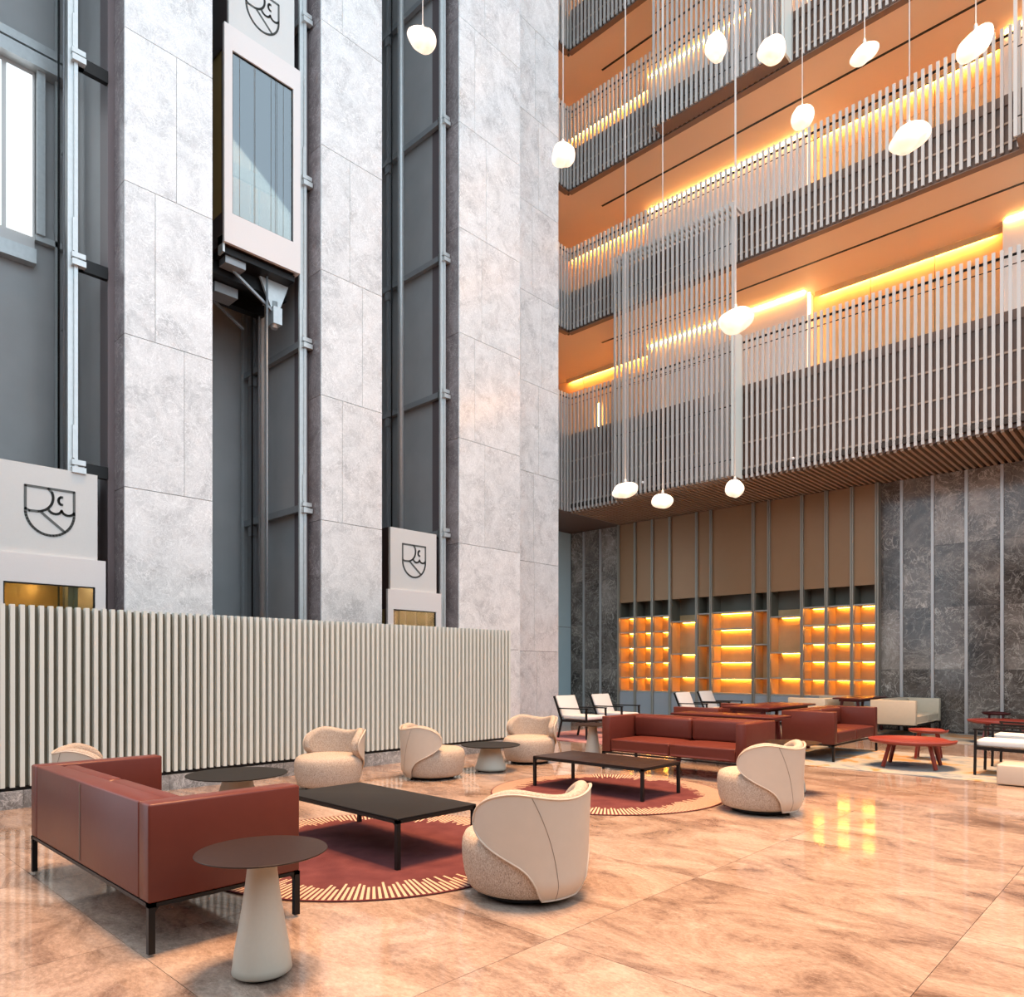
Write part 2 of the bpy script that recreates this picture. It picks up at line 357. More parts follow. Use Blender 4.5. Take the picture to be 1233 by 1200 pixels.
# ------------------------------------------------------------------ lift shafts
SH = [(1.42, 3.19, 2.45), (4.285, 5.944, 5.12), (7.061, 8.75, 7.91)]
SLAB = ['first', 'middle', 'far']
SHL = ['grey steel lift shaft at the left edge of the photo', 'grey steel lift shaft with the raised glass car', 'grey steel lift shaft beside the widest marble pier']
BZ = [3.72, 6.22, 8.68, 11.15, 13.65, 16.1]
for i, (y0, y1, yc) in enumerate(SH):
    sh = thing('elevator_shaft', SHL[i], 'elevator shaft', (-11.8, (y0+y1)/2, 0), group='lift shafts between the piers', kind=None)
    def L(x): return x + 11.8
    def W(y): return y - (y0+y1)/2
    obj('back_panel', bx(L(-11.9), L(-11.8), W(y0), W(y1), 0, CEIL), 'grey_panel', sh)
    zj = [0, CEIL]; of = 0.34 if i == 0 else 0.0
    for a, b in zip(zj[:-1], zj[1:]):
        obj('side_panel', bx(L(-11.8), L(-9.95), W(y1) - 0.06, W(y1) + 0.03, a + 0.01, b - 0.01), 'grey_panel', sh)
    # frame channel at the front, guide rails, poles, brackets
    obj('front_channel', bx(L(-10.22), L(-9.935), W(y1) - 0.075, W(y1) + 0.03, 0, CEIL), 'mauve', sh)
    obj('guide_rail', MB().box(L(-9.92), L(-9.82), W(y1) - 0.14 - of, W(y1) - 0.10 - of, 0, CEIL).box(L(-9.89), L(-9.85), W(y1) - 0.20 - of, W(y1) - 0.14 - of, 0, CEIL), 'steel', sh)
    obj('guide_pole', MB().tube([(L(-11.0), W(y1) - 0.20, 0), (L(-11.0), W(y1) - 0.20, CEIL)], 0.062, 14), 'steel', sh)
    obj('cable', MB().tube([(L(-10.92), W(y1) - 0.30, 0), (L(-10.92), W(y1) - 0.30, CEIL)], 0.014, 6), 'bracket', sh)
    obj('cable', MB().tube([(L(-11.15), W(y1) - 0.30, 0), (L(-11.15), W(y1) - 0.30, CEIL)], 0.014, 6), 'black', sh)
    obj('guide_rail', bx(L(-11.50), L(-11.44), W(y1) - 0.16, W(y1) - 0.10, 0, CEIL), 'bracket', sh)
    obj('guide_rail', bx(L(-11.74), L(-11.70), W(y1) - 0.20, W(y1) - 0.16, 0, CEIL), 'steel', sh)
    for z in BZ:
        if i == 0:
            br = obj('bracket', MB().box(L(-9.97), L(-9.90), W(y1) - 0.44, W(y1) - 0.08, z - 0.02, z + 0.13), 'black', sh)
        else:
            br = obj('bracket', MB().box(L(-11.72), L(-9.86), W(y1) - 0.17, W(y1) - 0.09, z, z + 0.10), 'bracket', sh)
        obj('clamp', MB().box(L(-9.95), L(-9.78), W(y1) - 0.17 - of, W(y1) - 0.02 - of, z - 0.03, z + 0.04).box(L(-9.95), L(-9.80), W(y1) - 0.17 - of, W(y1) - 0.02 - of, z + 0.07, z + 0.13).box(L(-9.95), L(-9.86), W(y1) - 0.17 - of, W(y1) - 0.02 - of, z - 0.03, z + 0.13), 'steel', br)
        obj('clamp', MB().box(L(-11.52), L(-11.40), W(y1) - 0.18, W(y1) - 0.09, z - 0.18, z - 0.03), 'bracket', br)
        obj('splice_plate', MB().box(L(-9.90), L(-9.82), W(y1) - 0.155 - of, W(y1) - 0.14 - of, z + 0.15, z + 0.55), 'steel', sh)
    if i == 0:      # bright landing door of the upper floor, seen from inside the shaft
        d = obj('landing_door', MB().box(L(-11.79), L(-11.74), W(1.45), W(2.75), 7.12, 9.95), 'strip', sh)
        for a, b in ((1.52, 1.92), (2.0, 2.36), (2.42, 2.72)):
            obj('door_pane', bx(L(-11.74), L(-11.72), W(a), W(b), 7.32, 9.55), 'door_glow', d)
        obj('door_header', MB().box(L(-11.79), L(-11.58), W(1.45), W(3.1), 9.62, 9.80).box(L(-11.79), L(-11.62), W(1.45), W(3.1), 9.86, 9.98), 'steel', sh)
        obj('door_sill', MB().box(L(-11.79), L(-11.64), W(1.45), W(2.75), 6.92, 7.12).box(L(-11.79), L(-11.70), W(2.75), W(3.1), 7.28, 7.36), 'steel', sh)
        obj('door_post', bx(L(-11.79), L(-11.66), W(2.76), W(2.86), 7.36, 9.62), 'steel', sh)
    if i == 1:
        hd = MB()
        for k in range(5): hd.box(L(-11.79), L(-11.62 - 0.02*k), W(y0 + 0.05), W(y0 + 1.0), 1.75 + 0.10*k, 1.80 + 0.10*k)
        obj('door_header', hd.box(L(-11.79), L(-11.72), W(y0 + 0.05), W(y0 + 1.0), 1.7, 2.3), 'steel', sh)
# emblem strokes in a plane: returns MB built in (y, z) with x = thickness; unit shield 1 wide, 1.1 high
def ribbon(mb, pts, wd, x0, x1):
    n = len(pts)
    for i in range(n - 1):
        (a, b), (c, d) = pts[i], pts[i+1]
        dx, dy = c - a, d - b; q = math.hypot(dx, dy)
        if q < 1e-6: continue
        ux, uy = dx/q, dy/q; nx, ny = -uy*wd/2, ux*wd/2
        a, b, c, d = a - ux*wd*0.3, b - uy*wd*0.3, c + ux*wd*0.3, d + uy*wd*0.3
        k = len(mb.v)
        for x in (x0, x1):
            mb.v += [(x, a+nx, b+ny), (x, a-nx, b-ny), (x, c-nx, d-ny), (x, c+nx, d+ny)]
        mb.f += [(k, k+1, k+2, k+3), (k+7, k+6, k+5, k+4), (k, k+4, k+5, k+1), (k+1, k+5, k+6, k+2), (k+2, k+6, k+7, k+3), (k+3, k+7, k+4, k)]
        mb.sm += [False]*6
def arc(cx, cy, rx, ry, a0, a1, n=14):
    return [(cx + rx*math.cos(math.radians(a0 + (a1-a0)*i/n)), cy + ry*math.sin(math.radians(a0 + (a1-a0)*i/n))) for i in range(n+1)]
def emblem(sc, x0, x1):
    mb = MB(); wd = 0.055*sc
    def sca(p): return [(a*sc, b*sc) for a, b in p]
    ol = [(-0.5, 0.0), (-0.5, 0.55), (0.5, 0.55), (0.5, 0.0)] + arc(0, 0, 0.5, 0.55, 0, -180, 24)
    ribbon(mb, sca(ol), wd, x0, x1)
    ribbon(mb, sca([(-0.04, 0.55)] + arc(-0.30, 0.34, 0.36, 0.36, 20, -80, 14) + [(-0.42, -0.02), (-0.5, 0.02)]), wd, x0, x1)
    ribbon(mb, sca(arc(0.10, 0.10, 0.14, 0.13, 200, 345, 8) + arc(0.37, 0.10, 0.14, 0.13, 195, 335, 8)), wd, x0, x1)
    ribbon(mb, sca([(-0.18, -0.03), (0.30, -0.43)]), wd, x0, x1)
    ribbon(mb, sca(arc(0.24, 0.30, 0.07, 0.09, 80, 280, 8)), wd, x0, x1)
    return mb
def lift_car(label, yc, z0, z1, raised):
    t = thing('elevator_car', label, 'elevator car', (-9.77, yc, z0), group='glass lift cars')
    h = z1 - z0; hw = 0.585; ww = 0.47; wt = 0.33; wb = 0.43; D = 1.5
    obj('front_frame', MB().box(-0.05, 0, -hw, -ww, 0, h).box(-0.05, 0, ww, hw, 0, h).box(-0.05, 0, -ww, ww, h - wt, h).box(-0.05, 0, -ww, ww, 0, wb), 'white_panel', t)
    obj('window_gasket', MB().box(-0.045, -0.02, -ww, -ww + 0.015, wb, h - wt).box(-0.045, -0.02, ww - 0.015, ww, wb, h - wt).box(-0.045, -0.02, -ww, ww, h - wt - 0.015, h - wt).box(-0.045, -0.02, -ww, ww, wb, wb + 0.015), 'black', t)
    obj('window_pane', bx(-0.036, -0.030, -ww + 0.015, ww - 0.015, wb + 0.015, h - wt - 0.015), 'glass', t)
    pn = obj('logo_panel', bx(-0.09, -0.04, -0.505, 0.505, h + 0.005, h + 1.05), 'logo_panel', t)
    obj('emblem', emblem(0.50, -0.0395, -0.034), 'logo_ink', pn).location = (0, 0, h + 0.52)
    [obj('crown_side', bx(-0.9, -0.09, q - 0.01, q + 0.01, h + 0.005, h + 1.05), 'brown_panel', t) for q in (-0.5, 0.5)]
    s1 = obj('side_wall', MB().box(-D, -0.05, -hw, -hw + 0.05, 0.0, wb).box(-D, -0.05, -hw, -hw + 0.05, h - wt, h).box(-0.09, -0.05, -hw, -hw + 0.05, wb, h - wt).box(-D, -D + 0.1, -hw, -hw + 0.05, wb, h - wt), 'brown_panel', t)
    obj('side_pane', bx(-D + 0.1, -0.09, -hw + 0.015, -hw + 0.03, wb, h - wt), 'gold', s1)
    obj('side_wall', bx(-D, -0.05, hw - 0.05, hw, 0, h), 'white_panel', t)
    obj('rear_wall', bx(-D - 0.05, -D, -hw, hw, 0, h), 'gold', t)
    obj('car_floor', bx(-D, -0.05, -hw + 0.05, hw - 0.05, 0.02, 0.12), 'brown_panel', t)
    ro = obj('car_roof', bx(-D, -0.05, -hw + 0.05, hw - 0.05, h - 0.2, h - 0.02), 'bronze', t)
    for a, b in ((-0.4, -0.25), (-0.4, 0.25), (-1.1, -0.25), (-1.1, 0.25)):
        obj('ceiling_spot', MB().lathe([(0.035, 0), (0.035, 0.02)], 10), 'car_lamp', ro, (a, b, h - 0.222))
    obj('handrail', MB().box(-0.14, -0.10, -ww, ww, wb + 0.62, wb + 0.80), 'bronze', t)
    if raised:
        un = obj('undercarriage', MB().box(-D, -0.10, -hw + 0.04, hw - 0.04, -0.10, -0.01).box(-0.55, -0.40, -hw, hw, -0.28, -0.10).box(-1.25, -1.10, -hw, hw, -0.28, -0.10), 'black', t)
        bm = MB()
        bm.v += [(-0.35, 0.10, -0.10), (-0.35, 0.56, -0.10), (-0.35, 0.40, -0.55), (-0.35, 0.30, -0.55), (-0.31, 0.10, -0.10), (-0.31, 0.56, -0.10), (-0.31, 0.40, -0.55), (-0.31, 0.30, -0.55)]
        bm.f += [(0, 1, 2, 3), (7, 6, 5, 4), (0, 4, 5, 1), (1, 5, 6, 2), (2, 6, 7, 3), (3, 7, 4, 0)]; bm.sm += [False]*6
        obj('guide_gusset', bm, 'steel', un)
        [obj('brace', MB().bar((q, -0.45, -0.12), (q, 0.28, -0.55), 0.035), 'bracket', un) for q in (-0.3, -1.2)]
        obj('guide_shoe', MB().box(-0.42, -0.24, 0.28, 0.42, -0.75, -0.50).tube([(-0.33, 0.34, -0.80), (-0.33, 0.34, -0.40)], 0.05, 10), 'steel', un)
        obj('junction_box', bx(-0.9, -0.6, -0.45, -0.1, -0.42, -0.28), 'bracket', un); obj('junction_box', bx(-0.35, -0.15, -0.50, -0.2, -0.20, -0.10), 'bracket', un)
        obj('hanging_cable', MB().tube([(-0.25, 0.18, -0.1), (-0.25, 0.18, -3.2), (-0.25, 0.18, -7.0)], 0.016, 6), 'bracket', un)
        obj('corner_bracket', MB().box(-0.2, -0.05, -hw, -hw + 0.03, -0.12, 0.12), 'steel', un)
    return t
lift_car('glass lift car with shield emblem, lowest left beside the slat screen', 2.455, 0.02, 2.655, False)
lift_car('white framed glass lift car halted high up between two piers', 5.125, 7.25, 10.29, True)
lift_car('glass lift car with shield emblem, beside the widest marble pier', 7.915, 0.02, 2.655, False)

# ------------------------------------------------------------------ slat screen in front of the lifts
sc_ = thing('slat_screen', 'long low screen of white vertical slats on a grey marble plinth', 'screen', (-8.17, 0, 0))
obj('back_board', bx(-0.16, -0.062, -0.9, 8.58, 0.20, 1.935), 'olive', sc_)
obj('shadow_gap', bx(-0.14, -0.04, -0.9, 8.60, 0.165, 0.21), 'black', sc_)
pl = obj('plinth', bx(-0.16, -0.012, -0.9, 8.62, 0.0, 0.168), 'dark_metal', sc_)
for k in range(7):
    obj('plinth_stone', bx(-0.02, 0.0, -0.9 + 1.36*k + 0.002, min(8.62, -0.9 + 1.36*(k+1)) - 0.002, 0.0, 0.172), 'marble_plinth', pl)
sl = MB().box(-0.062, 0.0, -0.019, 0.019, 0.205, 1.95).mesh('slat')
copies('slat', sl, 'slat_screen', sc_, [(0, 8.59 - 0.0797*k, 0) for k in range(118)])
obj('end_panel', bx(-1.38, -0.165, 8.52, 8.58, 0.0, 1.93), 'slat_screen', sc_)

# ------------------------------------------------------------------ back wall, lower hall
YB = 17.13; SO = 5.385
wb_ = thing('wall_back', 'dark grey marble rear wall with slim metal strips', 'wall', kind='structure')
corew = obj('wall_core', MB().box(-14.6, -11.98, YB + 0.03, YB + 0.5, 0, SO).box(-5.0, 6.0, YB + 0.03, YB + 0.5, 0, SO).box(-11.98, -5.0, YB + 0.45, YB + 0.55, 0, SO), 'dark_metal', wb_)
colsL = [-13.72, -13.235, -12.625, -11.99]
colsR = [-5.03, -4.612] + [-4.02 + 0.613*k for k in range(0, 17)]
zrow = [0.02, 1.3, 2.6, 3.9, SO]
for cs in (colsL, colsR):
    for a, b in zip(cs[:-1], cs[1:]):
        for z0, z1 in zip(zrow[:-1], zrow[1:]):
            obj('marble_panel', bx(a + 0.002, b - 0.002, YB, YB + 0.03, z0 + 0.002, z1 - 0.002), 'marble_dark', corew)
    for x in cs[1:-1]:
        obj('metal_strip', bx(x - 0.028, x + 0.028, YB - 0.04, YB, 0, SO - 0.01), 'strip', wb_)
# left end wall of the hall: pale blue panels
we = thing('wall_end', 'pale blue panelled end wall beside the marble', 'wall', kind='structure')
ec = obj('wall_core', bx(-14.3, -13.76, 12.3, 17.13, 0, SO), 'dark_metal', we)
for a, b in ((12.3, 13.6), (13.6, 14.9), (14.9, 16.05), (16.05, 17.12)):
    for z0, z1 in ((0.02, 2.55), (2.55, SO)):
        obj('wall_panel', bx(-13.76, -13.73, a + 0.006, b - 0.006, z0 + 0.006, z1 - 0.006), 'blue_panel', ec)

# ------------------------------------------------------------------ bookcase
BC = [-11.887, -11.335, -10.776, -10.228, -9.434, -9.03, -7.892, -7.497, -6.701, -6.143, -5.587, -5.064]
bk = thing('bookcase', 'wall-high bookcase with amber lit niches and tall bronze panels above', 'bookcase', (0, 17.0, 0))
Z5 = [2.74, 2.32, 1.90, 1.485, 1.06, 0.685]; Z4 = [2.56, 1.70, 1.09, 0.685]; Z3 = [2.73, 1.905, 1.075, 0.685]
LAY = [Z5, Z5, Z5, Z4, Z3, Z5, Z3, Z4, Z5, Z5, Z5]
for i, x in enumerate(BC):
    wd = 0.042 if i < 6 else 0.05
    u = obj('upright', MB().box(x - wd/2 - 0.012, x - 0.006, -0.06, 0.45, 0, SO - 0.01).box(x + 0.006, x + wd/2 + 0.012, -0.06, 0.45, 0, SO - 0.01).box(x - 0.006, x + 0.006, -0.04, 0.45, 0, SO - 0.01), 'upright', bk)
obj('back_panel', bx(BC[0], BC[-1], 0.42, 0.445, 0.6, 2.75), 'wood', bk); obj('back_panel', bx(BC[0], BC[-1], 0.42, 0.445, 2.755, 3.3), 'shelf_shade', bk)
for i in range(11):
    a, b = BC[i] + 0.034, BC[i+1] - 0.034
    obj('upper_panel', bx(a, b, 0.0, 0.03, 3.165, SO - 0.01), 'bronze', bk)
    obj('base_door', bx(a, b, -0.02, 0.01, 0.04, 0.66), 'cabinet', bk)
    [obj('side_lining', bx(q, q + 0.008, 0.02, 0.42, z0_, z1_), mt_, bk) for q in (a, b - 0.008) for z0_, z1_, mt_ in ((0.70, LAY[i][0] - 0.018, 'wood'), (LAY[i][0] + 0.012, 3.165, 'shelf_shade'))]
    for k, z in enumerate(LAY[i]):
        s_ = obj('shelf', bx(a, b, -0.01, 0.42, z - 0.018, z + 0.012), 'shelf', bk)
        if k < len(LAY[i]) - 1:
            lw = (b - a) * (0.8 if i not in (4, 6) else 0.35)
            obj('shelf_light', bx(b - 0.02 - lw, b - 0.02, 0.37, 0.39, z - 0.028, z - 0.019) if (b - a) < 1 else bx(a + 0.05, b - 0.02, 0.37, 0.39, z - 0.028, z - 0.019), 'led_shelf', s_)

# ------------------------------------------------------------------ balconies above the hall
YF = 14.78; XL = -11.93; XR = 3.0; YW = 16.9
LV = [(5.42, 7.44, 8.49), (10.09, 11.15, 12.28), (13.77, 14.85, 15.99), (17.43, 18.52, 19.66), (21.1, 22.2, 23.3)]
LN = ['lowest', 'second', 'third', 'fourth', 'top']
SPC = 0.1212
nsl = int((XR - XL) / SPC)
# slatted soffit below the lowest balcony
so = tag(obj('ceiling_soffit', MB().box(XL, XR, YF - 0.02, 17.55, 5.50, 5.60), 'soffit_back'), 'overhanging hall soffit lined with bronze slats', 'ceiling', kind='structure')
copies('soffit_slat', bx(-0.026, 0.026, YF + 0.05, YB + 0.35, 5.385, 5.495), 'soffit_slat', so, [(XL + 0.06 + SPC*k, 0, 0) for k in range(nsl)])
obj('plain_board', bx(-14.6, XL - 0.01, 12.3, 17.6, 5.40, 5.50), 'soffit_plain', so)
BAL = []
for li, (zb, zf, zt) in enumerate(LV):
    b = thing('balcony', 'balcony floor behind pale vertical slats, ' + ['lowest one above the bookcase', 'second one up from the bookcase', 'third one up from the bookcase', 'fourth one up, cut by the photo top', 'topmost one above the photo'][li], 'balcony', (0, 0, zb), group='slatted atrium balconies'); BAL.append(b)
    # slab, ceiling lining beneath, fascia boards
    zs0 = zf - zb - 0.45
    obj('slab', MB().box(XL + 0.02, XR, YF + 0.12, 17.6, 0.06 if li else 0.3, zf - zb).box(-14.6, XL - 0.1, 10.9, 17.6, 0.06 if li else 0.3, zf - zb), 'plaster', b)
    if li:
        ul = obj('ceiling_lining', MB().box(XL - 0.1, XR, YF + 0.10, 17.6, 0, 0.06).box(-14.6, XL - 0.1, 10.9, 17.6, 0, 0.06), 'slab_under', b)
        obj('slot_diffuser', MB().box(XL + 0.3, XR, 15.80, 15.86, -0.006, 0.003), 'black', ul)
    fa = obj('fascia', MB().box(XL, XR, YF + 0.055, YF + 0.10, 0, zf - zb - 0.002).box(XL - 0.09, XL - 0.055, 10.9, YF + 0.1, 0, zf - zb - 0.002), 'fascia', b)
    nr = 3 if li == 0 else 2
    for k in range(nr):
        zz = 0.22 + k * (zf - zb - 0.4) / nr
        obj('fascia_rail', MB().box(XL, XR, YF + 0.035, YF + 0.054, zz, zz + 0.035).box(XL - 0.054, XL - 0.035, 10.9, YF, zz, zz + 0.035), 'soffit_slat', b)
    obj('top_edge', MB().box(XL, XR, YF + 0.03, YF + 0.12, zf - zb - 0.18, zf - zb), 'fascia', b)
    if li: obj('bottom_board', MB().box(XL, XR, YF - 0.03, YF + 0.12, -0.015, -0.001).box(XL - 0.12, XL + 0.03, 10.9, YF, -0.015, -0.001), 'soffit_plain', b)
    obj('handrail', MB().tube([(XR, YF + 0.07, zt - zb - 0.10), (XL, YF + 0.07, zt - zb - 0.10), (XL, 10.9, zt - zb - 0.10)], 0.024, 8), 'black', b)
    obj('guard_rod', MB().tube([(XR, YF + 0.05, zt - zb - 0.27), (XL - 0.02, YF + 0.05, zt - zb - 0.27), (XL - 0.02, 10.9, zt - zb - 0.27)], 0.010, 6), 'black', b)
    z_lo = 0.0 if li == 0 else 0.06
    sm_ = MB().box(-0.026, 0.026, -0.02, 0.02, z_lo, zt - zb).mesh('slat')
    copies('slat', sm_, 'slat_white', b, [(XL + 0.06 + SPC*k, YF, 0) for k in range(nsl)])
    sm2 = MB().box(-0.02, 0.02, -0.026, 0.026, z_lo, zt - zb).mesh('slat')
    copies('slat', sm2, 'slat_white', b, [(XL, YF - 0.06 - SPC*k, 0) for k in range(28)])
    # corridor wall with wood niches and cove lights
    if li < 4:
        zc = LV[li+1][0]; z0 = zf
        wc = thing('wall_corridor', 'corridor wall with honey wood door niches behind the ' + LN[li] + ' balcony', 'wall', (0, 0, z0), kind='structure')
        H_ = zc - z0
        for a, c_ in ((-10.88, -6.55), (-2.75, 1.4)):
            obj('plaster_wall', bx(a, c_, YW, YW + 0.6, 0, H_ - 0.003), 'plaster', wc)
            obj('cove_light', bx(a + 0.05, c_ - 0.05, YW - 0.035, YW - 0.010, H_ - 0.028, H_ - 0.008), 'led', wc)
        for a, c_ in ((-14.6, -10.88), (-6.55, -2.75), (1.4, 3.0)):
            n_ = max(2, round((c_ - a) / 1.15)); step = (c_ - a) / n_
            for k in range(n_):
                obj('wood_panel', bx(a + step*k + 0.006, a + step*(k+1) - 0.006, YW + 0.35, YW + 0.40, 0.0, 2.05), 'wood', wc)
                obj('wood_panel', bx(a + step*k + 0.006, a + step*(k+1) - 0.006, YW + 0.35, YW + 0.40, 2.06, H_ - 0.003), 'wood', wc)
            obj('niche_light', bx(max(a, -14) + 0.15, c_ - 0.15, YW + 0.28, YW + 0.31, H_ - 0.040, H_ - 0.012), 'led', wc)
            obj('niche_lip', bx(max(a, -14) + 0.1, c_, YW + 0.19, YW + 0.21, H_ - 0.13, H_ - 0.003), 'wood', wc)
        obj('corner_light', bx(-6.54, -6.50, YW + 0.02, YW + 0.06, 0.6, H_ - 0.05), 'led_v', wc)
        obj('end_wall', bx(-14.6, -14.5, 10.9, 17.6, 0, H_ - 0.003), 'wood', wc)
        if li == 0: obj('corner_light', bx(-12.80, -12.72, YW + 0.26, YW + 0.32, 0.75, 1.65), 'led_v', wc)
# projecting taller slat panels
def tall_panel(b, label, x0, x1, zb, zt, soff, fin):
    y = YF - 0.42; o = zb - b.location.z
    n_ = int(round((x1 - x0) / SPC))
    t = obj('projecting_panel', bx(x0 + SPC*n_ - 0.02, x0 + SPC*n_ + 0.024, y - 0.045, y + 0.37, -0.02, fin), 'slat_screen', b, (0, 0, o))
    t['label'] = label
    me = MB().box(-0.026, 0.026, -0.02, 0.02, 0, zt - zb).mesh('slat')
    copies('slat', me, 'slat_white', t, [(x0 + SPC*k, y, 0) for k in range(n_ + 1)])
    copies('top_bracket', bx(-0.024, 0.024, 0.04, 0.375, zt - zb - 0.07, zt - zb), 'slat_white', t, [(x0 + SPC*k, y, 0) for k in range(n_ + 1)])
    for zz in [0.35 + 1.15*k for k in range(int((zt - zb - 0.4) / 1.15) + 1)]:
        obj('cross_rod', MB().tube([(x0, y + 0.05, zz), (x1, y + 0.05, zz)], 0.010, 6), 'black', t)
    if soff == 'slats':
        copies('soffit_slat', bx(-0.026, 0.026, y, YF + 0.04, -0.035, -0.003), 'soffit_slat', t, [(x0 + SPC*k, 0, 0) for k in range(n_)])
    else:
        obj('soffit_board', bx(x0, x0 + SPC*n_, y + 0.04, YF - 0.05, -0.01, 0.03), 'soffit_plain', t)
    return t
tall_panel(BAL[0], 'tall projecting slat panel reaching up past the floor above', -10.16, -7.17, 5.42, 11.2, 'slats', 3.07)
tall_panel(BAL[2], 'tall projecting slat panel with a wide white end fin', -9.08, -6.10, 13.79, 19.3, 'board', 2.2)
tall_panel(BAL[1], 'projecting slat panel at the right edge', -2.16, 0.8, 10.09, 15.4, 'board', 2.2)
M['green_blocker'] = plain('dark_green_blocker', (0.05, 0.075, 0.03), 0.8, noise=0.8, nscale=3)
tag(obj('wall_right_blocker', bx(6.0, 6.3, -6.2, 17.6, 0, 4.5), 'green_blocker'), 'unseen dark green wall added opposite the lifts to darken their reflections', 'wall', kind='structure')  # unseen, added so the lift windows reflect something dark green
# added unseen wall blocking low daylight, roof of the atrium and upper rear wall
tag(obj('wall_front_blocker', bx(-8.0, 6, -6.2, -6.0, 0, 7.0), 'soffit_plain'), 'unseen brown wall added behind the camera to block low daylight', 'wall', kind='structure')
tag(obj('ceiling', bx(-14.6, 6, -6, 17.6, CEIL, CEIL + 0.3), 'plaster'), 'high white atrium ceiling far above the photo', 'ceiling', kind='structure')
tag(obj('wall_end_upper', bx(-14.75, -14.6, 10.9, 17.6, 0, CEIL), 'plaster'), 'plain end wall closing the corridors', 'wall', kind='structure')
tag(obj('wall_rear_core', bx(-14.6, 6, 17.6, 17.8, 0, CEIL), 'plaster'), 'plain rear wall behind the corridors', 'wall', kind='structure')
for x, z in ((-9.35, 0.22), (-6.0, 0.20)):
    obj('sensor_dome', MB().lathe([(0.01, -0.03), (0.03, -0.015), (0.035, 0.005), (0.02, 0.03)], 12), 'white_fabric', BAL[0], (x, YF - (0.47 if x < -7 else 0.06), z))

# ------------------------------------------------------------------ pendants
FPX = 871.0; sY = math.sin(math.radians(YAW)); cY = math.cos(math.radians(YAW))
def at(u, v, d):      # photo direction at a chosen distance gives the place where the lamp hangs
    r = (u - 616.5) / FPX * d
    return (cY*r - sY*d, sY*r + cY*d, 1.35 + (803.0 - v) / FPX * d)
PEN = [(509, 47, 8.0, .15, .115, -20, 'flattened glass pendant in front of the far lift shaft'),
       (678, 186, 8.6, .125, .14, 5, 'round glass pendant beside the marble pier edge'),
       (862, 58, 9.0, .13, .15, 20, 'egg shaped glass pendant before the upper slat panel'),
       (930, 60, 9.0, .18, .135, -5, 'wide glass pendant by the upper panel fin'),
       (1041, 64, 8.6, .175, .09, 32, 'thin tilted glass pendant between two upper balconies'),
       (1175, 53, 7.8, .20, .125, 42, 'large tilted glass pendant near the top right corner'),
       (966, 142, 9.4, .13, .14, 8, 'small round glass pendant before the second balcony slats'),
       (1095, 165, 8.0, .22, .13, 18, 'largest wide glass pendant before the second balcony slats'),
       (886, 387, 8.2, .19, .13, 15, 'wide glass pendant above the long white fin'),
       (753, 590, 9.2, .17, .09, 10, 'flat glass pendant low at the left end of the slats'),
       (798, 603, 9.8, .145, .095, 0, 'lowest flat glass pendant under the soffit edge'),
       (885, 588, 9.8, .13, .115, -5, 'small glass pendant right below the white fin')]
for i, (u, v, d, a, b, tl, lab) in enumerate(PEN):
    p = at(u, v, d); t = thing('pendant_lamp', lab, 'pendant lamp', p, math.radians(YAW), group='blown glass pendant lamps')
    rnd = random.Random(i + 3); ph = [rnd.uniform(0, 6.28) for _ in range(6)]; P = []
    nu, nv = 28, 16; tr = math.radians(tl)
    for j in range(nu):
        row = []
        for k in range(nv + 1):
            th = 2*PI*j/nu; f = PI*(k/nv - 0.5)
            cx_, cy_, cz_ = math.cos(f)*math.cos(th), math.cos(f)*math.sin(th), math.sin(f)
            w_ = 1 + math.cos(f)*(0.07*math.sin(2*th + ph[0]) + 0.05*math.sin(3*th + ph[1]) + 0.03*math.sin(5*th + 2*f + ph[3])) + 0.06*math.sin(2*f + ph[2]) + 0.03*math.sin(4*f + th + ph[4])
            X, Y_, Z = a*w_*cx_, (a+b)/2*w_*cy_, b*w_*cz_
            row.append((X*math.cos(tr) - Z*math.sin(tr), Y_, X*math.sin(tr) + Z*math.cos(tr)))
        P.append(row)
    obj('glass_shade', MB().grid(P, True), 'pendant', t)
    top = max(q[2] for row in P for q in row if abs(q[0]) < 0.06)
    obj('cap', MB().lathe([(0.012, top - 0.02), (0.02, top - 0.01), (0.018, top + 0.03), (0.006, top + 0.05)], 12), 'strip', t)
    obj('cord', MB().tube([(0, 0, top + 0.04), (0, 0, CEIL - p[2])], 0.0065, 6), 'white_fabric', t)

LIFT = 0.0125
